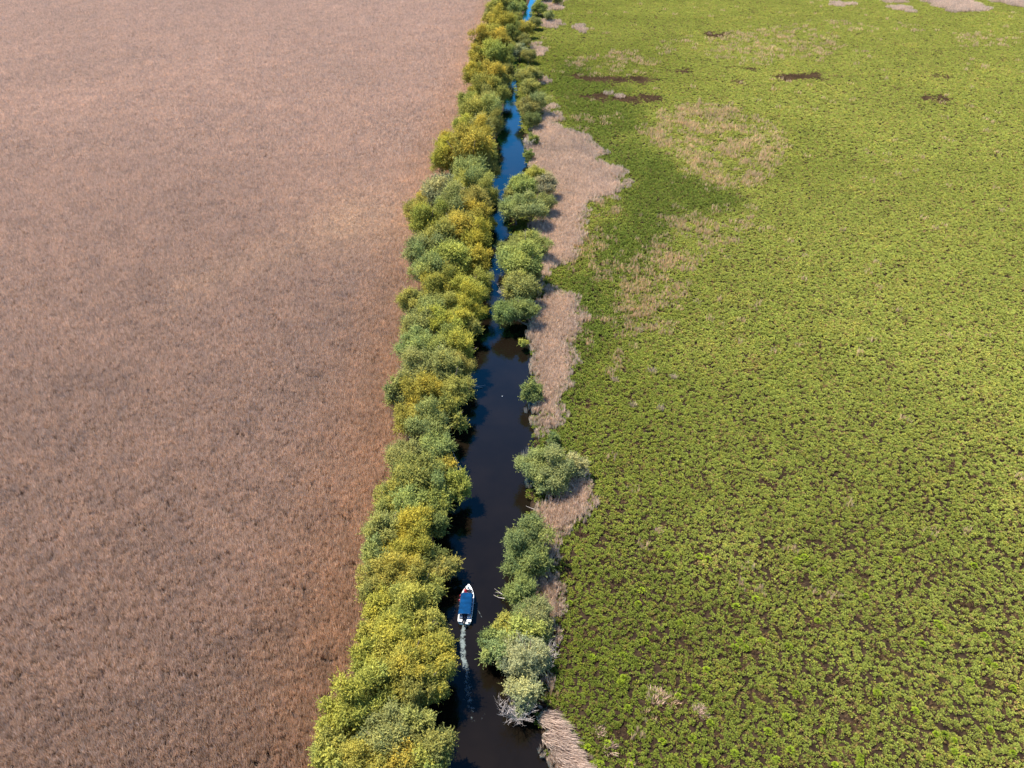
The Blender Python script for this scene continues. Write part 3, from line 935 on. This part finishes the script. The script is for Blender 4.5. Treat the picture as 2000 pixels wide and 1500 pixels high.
def dry_tuft(px, py, wpx, label, lean=(0.0, 0.0), n=260, h=1.1, wid=1.0, cat='reeds', col=(0.50, 0.36, 0.27)):
    W = wpx * depth(py, 0.5) / FPX
    a, q = rng.random(n) * 6.283, np.sqrt(rng.random(n))
    P = np.stack([np.cos(a) * q * W * 0.32, np.sin(a) * q * W * 0.32, np.full(n, -0.1)], 1)
    z = h * rng.uniform(0.35, 1.0, n)
    T = np.stack([P[:, 0] * 1.5 + lean[0] * z + rng.normal(size=n) * 0.22, P[:, 1] * 1.4 + lean[1] * z + rng.normal(size=n) * 0.22, z], 1)
    V, F = blades(P, T, wid * rng.uniform(0.03, 0.07, n))
    o = add('dry_reed_tuft', mesh_np('dry_reed_tuft', V, F, [M_TUFT], vc=np.ones((len(V), 3)) * np.repeat(rng.uniform(0.65, 1.25, n), 6)[:, None]), None, g(px, py, 0.3))
    o.color = (*col, 1)
    return tag(o, label, cat, 'dry reed tufts')

# reeds laid over by the wind on the near marsh bank
for i, (a, b) in enumerate(((1062, 1402), (1078, 1418), (1072, 1440), (1092, 1445), (1088, 1470), (1108, 1476), (1100, 1500), (1122, 1500), (1095, 1520), (1128, 1524))):
    dry_tuft(a, b, 46, 'tall pale dry reeds leaning over at the near end of the marsh bank', lean=(0.65, -0.75), n=800, h=1.9, wid=0.6, col=(0.52, 0.40, 0.33))
dry_tuft(1280, 1366, 46, 'orange-tan dry tuft alone in the green meadow, widest of all', n=300, h=0.8, lean=(0.2, 0.5), col=(0.55, 0.38, 0.27))
dry_tuft(1310, 1370, 36, 'orange-tan dry tuft joined to the widest tuft in the meadow', n=200, h=0.7, col=(0.52, 0.36, 0.22))
dry_tuft(1362, 1390, 24, 'narrow slanting dry tuft near the widest tuft in the meadow', n=140, h=0.8, lean=(0.5, 0.3))
dry_tuft(1374, 1398, 22, 'low dry tuft beside the narrow slanting tuft in the meadow', n=120, h=0.5)
dry_tuft(1168, 1428, 30, 'thin dry tuft in the meadow next to the leaning reeds', n=120, h=0.9, lean=(0.2, -0.4))
dry_tuft(1188, 1462, 34, 'sprawling dry tuft in the meadow beyond the leaning reeds', n=140, h=0.9, lean=(0.4, -0.5))
dry_tuft(1285, 1040, 20, 'single pinkish dry tuft in plain green meadow opposite the boat', n=110, h=0.7, col=(0.58, 0.38, 0.30))
for q in ((1274, 728, 22), (1314, 740, 16), (1290, 800, 20), (1247, 648, 20), (1236, 795, 16), (1200, 745, 16)):
    dry_tuft(q[0], q[1], q[2], 'small upright dry tuft scattered in the meadow beside the reed strip', n=110, h=1.1, col=(0.52, 0.40, 0.27))
dry_tuft(1070, 1332, 26, 'short orange dry tuft between sage willows and the meadow', n=160, h=0.9, col=(0.55, 0.39, 0.25))

def leafy_clump(px, py, wpx):
    W = wpx * depth(py, 0.5) / FPX
    n = 90
    a, q = rng.random(n) * 6.283, np.sqrt(rng.random(n))
    el = (1 - q) * 1.1 + 0.2
    C = np.stack([np.cos(a) * q * W * 0.5, np.sin(a) * q * W * 0.5, 0.65 * (1 - 0.6 * q * q)], 1)
    D = np.stack([np.cos(a) * np.cos(el), np.sin(a) * np.cos(el), np.sin(el)], 1)
    V, F = leaf_quads(C, D, np.array([[0, 0, 1.0]]) + rng.normal(size=(n, 3)) * 0.25, rng.uniform(0.2, 0.34, n), rng.uniform(0.07, 0.13, n))
    mb_ = MB()
    me = mesh_np('leafy_clump', V, F, [M_TUFT], vc=np.ones((len(V), 3)) * np.repeat(rng.uniform(0.8, 1.2, n), 4)[:, None])
    o = add('leafy_clump', me, None, g(px, py, 0.3))
    v = random.uniform(0.85, 1.15)
    o.color = (0.20 * v, 0.26 * v, 0.022, 1)
    return tag(o, 'bright green round leafy clump standing out of the lower marsh cover', 'plant', 'bright leafy clumps in the marsh')

for i in range(70):
    a, b = random.uniform(1090, 1990), 1500 - 420 * random.random() ** 1.5
    leafy_clump(a, b, random.uniform(11, 17))

# ------------------------------------------------------------------ the boat
M_WHITE = plain('white_paint', (0.78, 0.78, 0.76), 0.35, var=0.05)
M_BLUE = plain('blue_awning', (0.002, 0.028, 0.085), 0.95, var=0.30, scale=1.3, spec=0.05)
M_BLACK = plain('dark_rubber', (0.02, 0.02, 0.022), 0.5)
M_DECK = plain('grey_deck', (0.14, 0.15, 0.17), 0.7)
M_SEAT = plain('seat_vinyl', (0.045, 0.06, 0.10), 0.55)
M_STEEL = plain('steel_tube', (0.55, 0.56, 0.57), 0.3, 0.9, var=0.05)
M_RED = plain('red_cloth', (0.60, 0.02, 0.035), 0.8)
M_DRED = plain('dark_red_vinyl', (0.20, 0.005, 0.02), 0.5)
M_SKIN = plain('skin', (0.48, 0.28, 0.20), 0.6, var=0.05)
M_HAIR = plain('hair', (0.03, 0.02, 0.015), 0.7)
M_NAVY = plain('navy_cloth', (0.02, 0.03, 0.06), 0.85)
M_PALE = plain('pale_cloth', (0.62, 0.66, 0.70), 0.85)
M_GLASS = plain('tinted_screen', (0.04, 0.07, 0.09), 0.1)

bow, stern = Vector(g(915.5, 1141, 0.95)), Vector(g(907.0, 1215, 0.55))
BL = (bow.xy - stern.xy).length                      # hull length
heading = math.atan2(-(bow.x - stern.x), bow.y - stern.y)
boat = bpy.data.objects.new('tour_boat', None)
boat.location = (stern.x, stern.y, 0.0)
boat.rotation_euler = (0, 0, heading)
COL.objects.link(boat)
tag(boat, 'small white tour boat with long blue awning heading up the canal', 'boat')
HB = 0.84                                             # half beam
def half(f):                                          # half width along the hull, f 0 stern .. 1 bow
    return HB * (0.93 + 0.07 * min(1, f / 0.25)) * (1 - max(0, (f - 0.52) / 0.48) ** 2.7) + 0.012
def sheer(f):
    return 0.62 + 0.30 * f ** 2.2
rings = []
inner = []
for i in range(25):
    f = i / 24
    y, w, s = f * BL, half(f), sheer(f)
    rings.append([(-w, y, s), (-w * 0.96, y, s - 0.25), (-w * 0.72, y * 0.985, -0.05), (0, y * 0.97, -0.28), (w * 0.72, y * 0.985, -0.05), (w * 0.96, y, s - 0.25), (w, y, s),
                  (max(w - 0.09, 0.004), y, s), (max(w - 0.11, 0.003), min(y, BL - 0.1), 0.22), (-max(w - 0.11, 0.003), min(y, BL - 0.1), 0.22), (-max(w - 0.09, 0.004), y, s)])
hull = MB().loft(rings).build('hull', M_WHITE, boat, smooth=False)
# gunwale rail, one per side
for sd in (-1, 1):
    MB().tube([(sd * half(i / 24) * 1.005, i / 24 * BL, sheer(i / 24) + 0.015) for i in range(25)], [0.045] * 25, 6).build('gunwale', M_WHITE, boat, smooth=True)
# foredeck
fd = MB()
fr = []
for i in range(9):
    f = 0.86 + 0.135 * i / 8
    w = max(half(f) - 0.03, 0.01)
    fr.append([(-w, f * BL, sheer(f) + 0.02), (w, f * BL, sheer(f) + 0.02), (w, f * BL, sheer(f) - 0.06), (-w, f * BL, sheer(f) - 0.06)])
fd.loft(fr).build('foredeck', M_WHITE, boat)
MB().box((0, 0.90 * BL, sheer(0.9) + 0.06), (0.30, 0.30, 0.06)).build('hatch', M_GLASS, boat, bevel=0.015)
MB().tube([(0, 0.955 * BL, sheer(0.95)), (0, 0.955 * BL, sheer(0.95) + 0.18)], [0.035, 0.035], 8).build('mooring_post', M_STEEL, boat)
MB().box((0, 0.44 * BL, 0.235), (1.3, 0.82 * BL, 0.02)).build('floor_boards', M_DECK, boat)
for i in range(5):
    y = (0.20 + 0.095 * i) * BL
    for sd in (-1, 1):
        s = MB().box((sd * 0.44, y, 0.46), (0.56, 0.38, 0.10)).build('seat', M_SEAT, boat, bevel=0.03)
        MB().box((sd * 0.44, y - 0.18, 0.66), (0.54, 0.07, 0.34)).build('backrest', M_SEAT, s, bevel=0.025)
        MB().box((sd * 0.44, y, 0.325), (0.5, 0.25, 0.16)).build('seat_base', M_WHITE, s)
b = MB().box((0.45, 0.655 * BL, 0.52), (0.55, 0.22, 0.6)).build('helm_console', M_WHITE, boat, bevel=0.04)
MB().tube([(0.45 + 0.15 * math.cos(a * 0.5236), 0.625 * BL, 0.78 + 0.15 * math.sin(a * 0.5236)) for a in range(13)], [0.014] * 13, 5).build('steering_wheel', M_BLACK, b)
# awning: shallow barrel roof with sagging bays between hoops
ay0, ay1, az = 0.085 * BL, 0.665 * BL, 1.45
top, ring = [], []
for i in range(29):
    f = i / 28
    y = ay0 + (ay1 - ay0) * f
    sag = 0.055 * abs(math.sin(f * math.pi * 5)) ** 1.0
    r = []
    wA = 0.80 + 0.05 * (1 - f)
    for k in range(11):
        u = -1 + 2 * k / 10
        r.append((u * wA, y, az + 0.16 * (1 - u * u) - sag * (1 - u * u) - (0.10 if k in (0, 10) else 0)))
    for k in range(10, -1, -1):
        x, yy, z = r[k]
        r.append((x * 0.985, yy, z - 0.02))
    ring.append(r)
MB().loft(ring).build('awning', M_BLUE, boat, smooth=True)
for i in range(6):
    f = i / 5
    y = ay0 + (ay1 - ay0) * f + (0.03 if i == 0 else -0.03 if i == 5 else 0)
    MB().tube([(u / 5 * 0.79, y, az - 0.045 + 0.16 * (1 - (u / 5) ** 2)) for u in range(-5, 6)], [0.018] * 11, 6).build('hoop', M_STEEL, boat)
    for sd in (-1, 1):
        fy = y / BL
        MB().tube([(sd * 0.79, y, az - 0.06), (sd * (half(fy) - 0.05), y, sheer(fy) - 0.02)], [0.02, 0.02], 6).build('awning_post', M_STEEL, boat)
# stern: two white platforms either side of the outboard
for sd, ln in ((-1, 0.34), (1, 0.52)):
    MB().box((sd * 0.56, ln / 2 + 0.01, 0.60), (0.56, ln, 0.12)).build('stern_platform', M_WHITE, boat, bevel=0.04)
MB().box((0, 0.125 * BL, 0.50), (1.3, 0.34, 0.14)).build('stern_bench', M_SEAT, boat, bevel=0.04)
om = bpy.data.objects.new('outboard_motor', None)
om.parent = boat
om.location = (0.0, -0.22, 0)
COL.objects.link(om)
cw = []
for i, (z, a, c) in enumerate(((0.55, 0.12, 0.17), (0.66, 0.17, 0.25), (0.82, 0.18, 0.28), (0.96, 0.15, 0.22), (1.0, 0.09, 0.14))):
    cw.append([(a * math.cos(q * 0.5236), -0.06 + c * math.sin(q * 0.5236), z) for q in range(12)])
MB().loft(cw).build('cowling', M_BLACK, om, smooth=True)
MB().box((0, -0.04, 0.18), (0.10, 0.20, 0.9)).build('leg', M_BLACK, om, bevel=0.02)
MB().box((0, 0.16, 0.58), (0.22, 0.28, 0.10)).build('bracket', M_STEEL, om)
for i, (x, y) in enumerate(((-0.45, 0.12), (0.02, 0.125), (0.45, 0.12))):
    o = MB().box((0, 0, 0.16), (0.34, 0.30, 0.32)).build('luggage', (M_PALE, M_NAVY, M_PALE)[i], None, bevel=0.06)
    o.matrix_world = boat.matrix_basis @ Matrix.Translation((x, y * BL, 0.58))
    tag(o, ('pale soft bag on the stern bench, furthest from the marsh bank side', 'navy soft bag in the middle of the stern bench', 'pale soft bag on the stern bench, on the marsh bank side')[i], 'bag', 'bags on the stern bench')
    MB().tube([(-0.1, 0, 0.31), (-0.06, 0, 0.39), (0.06, 0, 0.39), (0.1, 0, 0.31)], [0.015] * 4, 5).build('handle', M_BLACK, o)
# fenders hung along one side
for i, f in enumerate((0.70, 0.58)):
    w = half(f) + 0.12
    e = MB().tube([(0, 0, -0.32), (0, 0, -0.28), (0, 0, -0.2), (0, 0, 0.1), (0, 0, 0.18), (0, 0, 0.22)], [0.03, 0.09, 0.12, 0.12, 0.09, 0.03], 10).build('fender', M_DRED, None, smooth=True)
    e.matrix_world = boat.matrix_basis @ Matrix.Translation((-w, f * BL, sheer(f) - 0.14))
    tag(e, ('dark red fender hung beside the bow seats of the boat', 'dark red fender hung halfway along the awning of the boat')[i], 'fender')
    MB().tube([(0, 0, 0.21), (0.07, 0, 0.27), (0.12, 0, 0.22)], [0.012] * 3, 5).build('rope', M_WHITE, e)

# ------------------------------------------------------------------ people on the bow
def person(loc, rz, top, legs, label, lean=0.1, hat=None):
    """one seated figure grown from a skeleton; faces coloured by what they wear"""
    J, E, Rr = [], [], []
    def j(x, y, z, r, par=None):
        J.append((x, y, z)); Rr.append(r)
        if par is not None:
            E.append((par, len(J) - 1))
        return len(J) - 1
    pel = j(0, 0, 0.10, 0.15)
    wai = j(0, 0.02 + lean * 0.2, 0.28, 0.125, pel)
    che = j(0, 0.04 + lean * 0.5, 0.46, 0.145, wai)
    nec = j(0, 0.05 + lean * 0.75, 0.62, 0.06, che)
    hed = j(0, 0.07 + lean * 0.8, 0.72, 0.085, nec)
    crn = j(0, 0.07 + lean * 0.8, 0.83, 0.075, hed)
    for s in (-1, 1):
        sh = j(s * 0.19, 0.04 + lean * 0.6, 0.55, 0.065, che)
        el = j(s * 0.25, 0.14 + lean * 0.6, 0.32, 0.045, sh)
        wr = j(s * 0.15, 0.34 + lean * 0.5, 0.24, 0.03, el)
        pm = j(s * 0.13, 0.40 + lean * 0.5, 0.225, 0.032, wr)
        for q in range(4):
            k1 = j(s * (0.10 + 0.02 * q), 0.45 + lean * 0.5 - 0.004 * abs(q - 1), 0.22, 0.010, pm)
            j(s * (0.10 + 0.02 * q), 0.48 + lean * 0.5 - 0.006 * abs(q - 1), 0.20, 0.008, k1)
        j(s * 0.08, 0.42 + lean * 0.5, 0.225, 0.010, pm)
        hp = j(s * 0.10, 0.03, 0.07, 0.095, pel)
        kn = j(s * 0.14, 0.42, 0.10, 0.065, hp)
        an = j(s * 0.14, 0.44, -0.26, 0.042, kn)
        j(s * 0.14, 0.58, -0.31, 0.04, an)
    me = bpy.data.meshes.new('person')
    me.from_pydata(J, E, [])
    o = add('person', me)
    sk = o.modifiers.new('skin', 'SKIN')
    for i, r in enumerate(Rr):
        me.skin_vertices[0].data[i].radius = (r, r)
    me.skin_vertices[0].data[0].use_root = True
    ss = o.modifiers.new('sub', 'SUBSURF')
    ss.levels = ss.render_levels = 1
    dg = bpy.context.evaluated_depsgraph_get()
    m2 = bpy.data.meshes.new_from_object(o.evaluated_get(dg))
    o.modifiers.clear()
    o.data = m2
    for mm in (top, legs, M_SKIN, M_BLACK):
        m2.materials.append(mm)
    for p in m2.polygons:
        c = p.center
        if c.z > 0.63 or (c.y > 0.33 + lean * 0.5 and c.z > 0.19 and abs(c.x) < 0.22 and c.z < 0.27):
            p.material_index = 2
        elif c.z < -0.24:
            p.material_index = 3
        elif c.z < 0.19:
            p.material_index = 1
        p.use_smooth = True
    # hair (or cap), nose, eyes
    hy = 0.07 + lean * 0.8
    hr_ = []
    for i in range(6):
        t_ = i / 5 * math.pi / 2
        hr_.append([(0.102 * math.cos(t_) * math.cos(a * 0.5236) + 0.001, hy - 0.015 + 0.112 * math.cos(t_) * math.sin(a * 0.5236), 0.79 + 0.14 * math.sin(t_)) for a in range(12)])
    MB().loft(hr_).build('hair' if hat is None else 'cap', hat or M_HAIR, o, smooth=True)
    MB().box((0, hy + 0.10, 0.755), (0.025, 0.03, 0.045)).build('nose', M_SKIN, o, bevel=0.008)
    for s in (-1, 1):
        MB().box((s * 0.034, hy + 0.088, 0.782), (0.02, 0.012, 0.012)).build('eye', M_HAIR, o)
    o.matrix_world = boat.matrix_basis @ Matrix.Translation(loc) @ Matrix.Rotation(rz, 4, 'Z')
    return tag(o, label, 'person')

M_SEATB = M_WHITE
MB().box((0, 0.775 * BL, 0.44), (0.85, 0.36, 0.42)).build('bow_seat', M_SEATB, boat, bevel=0.03)
person((-0.27, 0.785 * BL, 0.66), 0.15, M_RED, M_NAVY, 'person in red jacket seated on the bow ahead of the blue awning')
person((0.27, 0.785 * BL, 0.66), -0.2, M_NAVY, M_NAVY, 'person in dark clothes and pale cap seated beside the one in red', hat=M_PALE)

# ------------------------------------------------------------------ foam behind the boat
m, t = new_mat('foam')
out = t.n('ShaderNodeOutputMaterial')
d = t.n('ShaderNodeBsdfDiffuse')
d.inputs[0].default_value = (0.20, 0.24, 0.235, 1)
tr = t.n('ShaderNodeBsdfTransparent')
mx = t.n('ShaderNodeMixShader')
pos = t.n('ShaderNodeNewGeometry').outputs['Position']
at = t.n('ShaderNodeAttribute', attribute_type='GEOMETRY', attribute_name='vc').outputs['Fac']
f = t.noise(pos, 1.9, 7, 0.75)
f = t.math('MULTIPLY', t.math('SUBTRACT', f, t.math('SUBTRACT', 0.74, t.math('MULTIPLY', at, 0.40))), 4.0)
cl = t.n('ShaderNodeClamp')
t.l(f, cl.inputs[0])
cl.inputs['Max'].default_value = 0.62
t.l(cl.outputs[0], mx.inputs[0])
t.l(tr.outputs[0], mx.inputs[1])
t.l(d.outputs[0], mx.inputs[2])
t.l(mx.outputs[0], out.inputs[0])
M_FOAM = m

def strip(name, path, label, z=0.012, nx=9):
    """a strip of broken foam on the water: path of (px, py, half width in px, strength)"""
    P = np.array([[*g(a, b, 0)[:2], w * 0.82 * depth(b) / FPX, s] for a, b, w, s in path])
    tt = np.linspace(0, len(P) - 1, 12 * len(P))
    Q = np.stack([np.interp(tt, np.arange(len(P)), P[:, k]) for k in range(4)], 1)
    dd = np.gradient(Q[:, :2], axis=0)
    dd /= np.linalg.norm(dd, axis=1, keepdims=True) + 1e-9
    nn = np.stack([-dd[:, 1], dd[:, 0]], 1)
    V, C = [], []
    for i in range(len(Q)):
        for k in range(nx):
            u = -1 + 2 * k / (nx - 1)
            q = Q[i, :2] + nn[i] * Q[i, 2] * u
            V.append((q[0], q[1], z + 0.05 * Q[i, 3] * (1 - u * u) * rng.random()))
            C.append(Q[i, 3] * (1 - abs(u) ** 2.5))
    i, j = np.meshgrid(np.arange(len(Q) - 1), np.arange(nx - 1), indexing='ij')
    a = (i * nx + j).ravel()
    F = np.stack([a, a + 1, a + nx + 1, a + nx], 1)
    o = add(name, mesh_np(name, V, F, [M_FOAM], vc=np.array(C)[:, None] * np.ones((1, 3)), smooth=True))
    return tag(o, label, None, None, 'stuff')

strip('wake_foam', [(908, 1214, 9, 0.8), (906, 1228, 9, 0.85), (903, 1245, 9, 0.95), (904, 1262, 10, 1.05), (904, 1280, 10, 0.95), (909, 1300, 10, 1.0), (913, 1318, 10, 0.8), (914, 1335, 15, 0.75), (916, 1360, 17, 0.65), (920, 1385, 15, 0.55), (924, 1410, 12, 0.35)],
      'broken white foam trail behind the boat')
strip('bow_wave', [(927, 1178, 1.5, 0.6), (932, 1190, 1.8, 0.8), (938, 1200, 1.8, 0.8), (944, 1212, 1.5, 0.4)], 'thin pale wave spreading from the boat to the marsh bank', nx=5)
strip('bow_wave', [(897, 1182, 1.5, 0.5), (890, 1190, 1.8, 0.7), (884, 1198, 1.6, 0.5), (880, 1206, 1.4, 0.3)], 'thin pale wave spreading from the boat to the willow row', nx=5)
strip('old_ripple', [(936, 1410, 3, 0.5), (944, 1400, 3, 0.6), (950, 1390, 3, 0.3)], 'faint curl of foam left behind the boat on dark water', nx=5)

# a small pale thing adrift
b = MB()
b.loft([[(0.16 * s * math.cos(q * 1.0472), 0.1 * s * math.sin(q * 1.0472), z) for q in range(6)] for s, z in ((0.3, -0.03), (0.6, 0.01), (0.5, 0.05), (0.2, 0.07))])
o = b.build('floating_debris', M_PALE, smooth=True)
o.location = g(981, 774, 0)
tag(o, 'tiny pale scrap floating in the middle of the open dark water', 'debris')
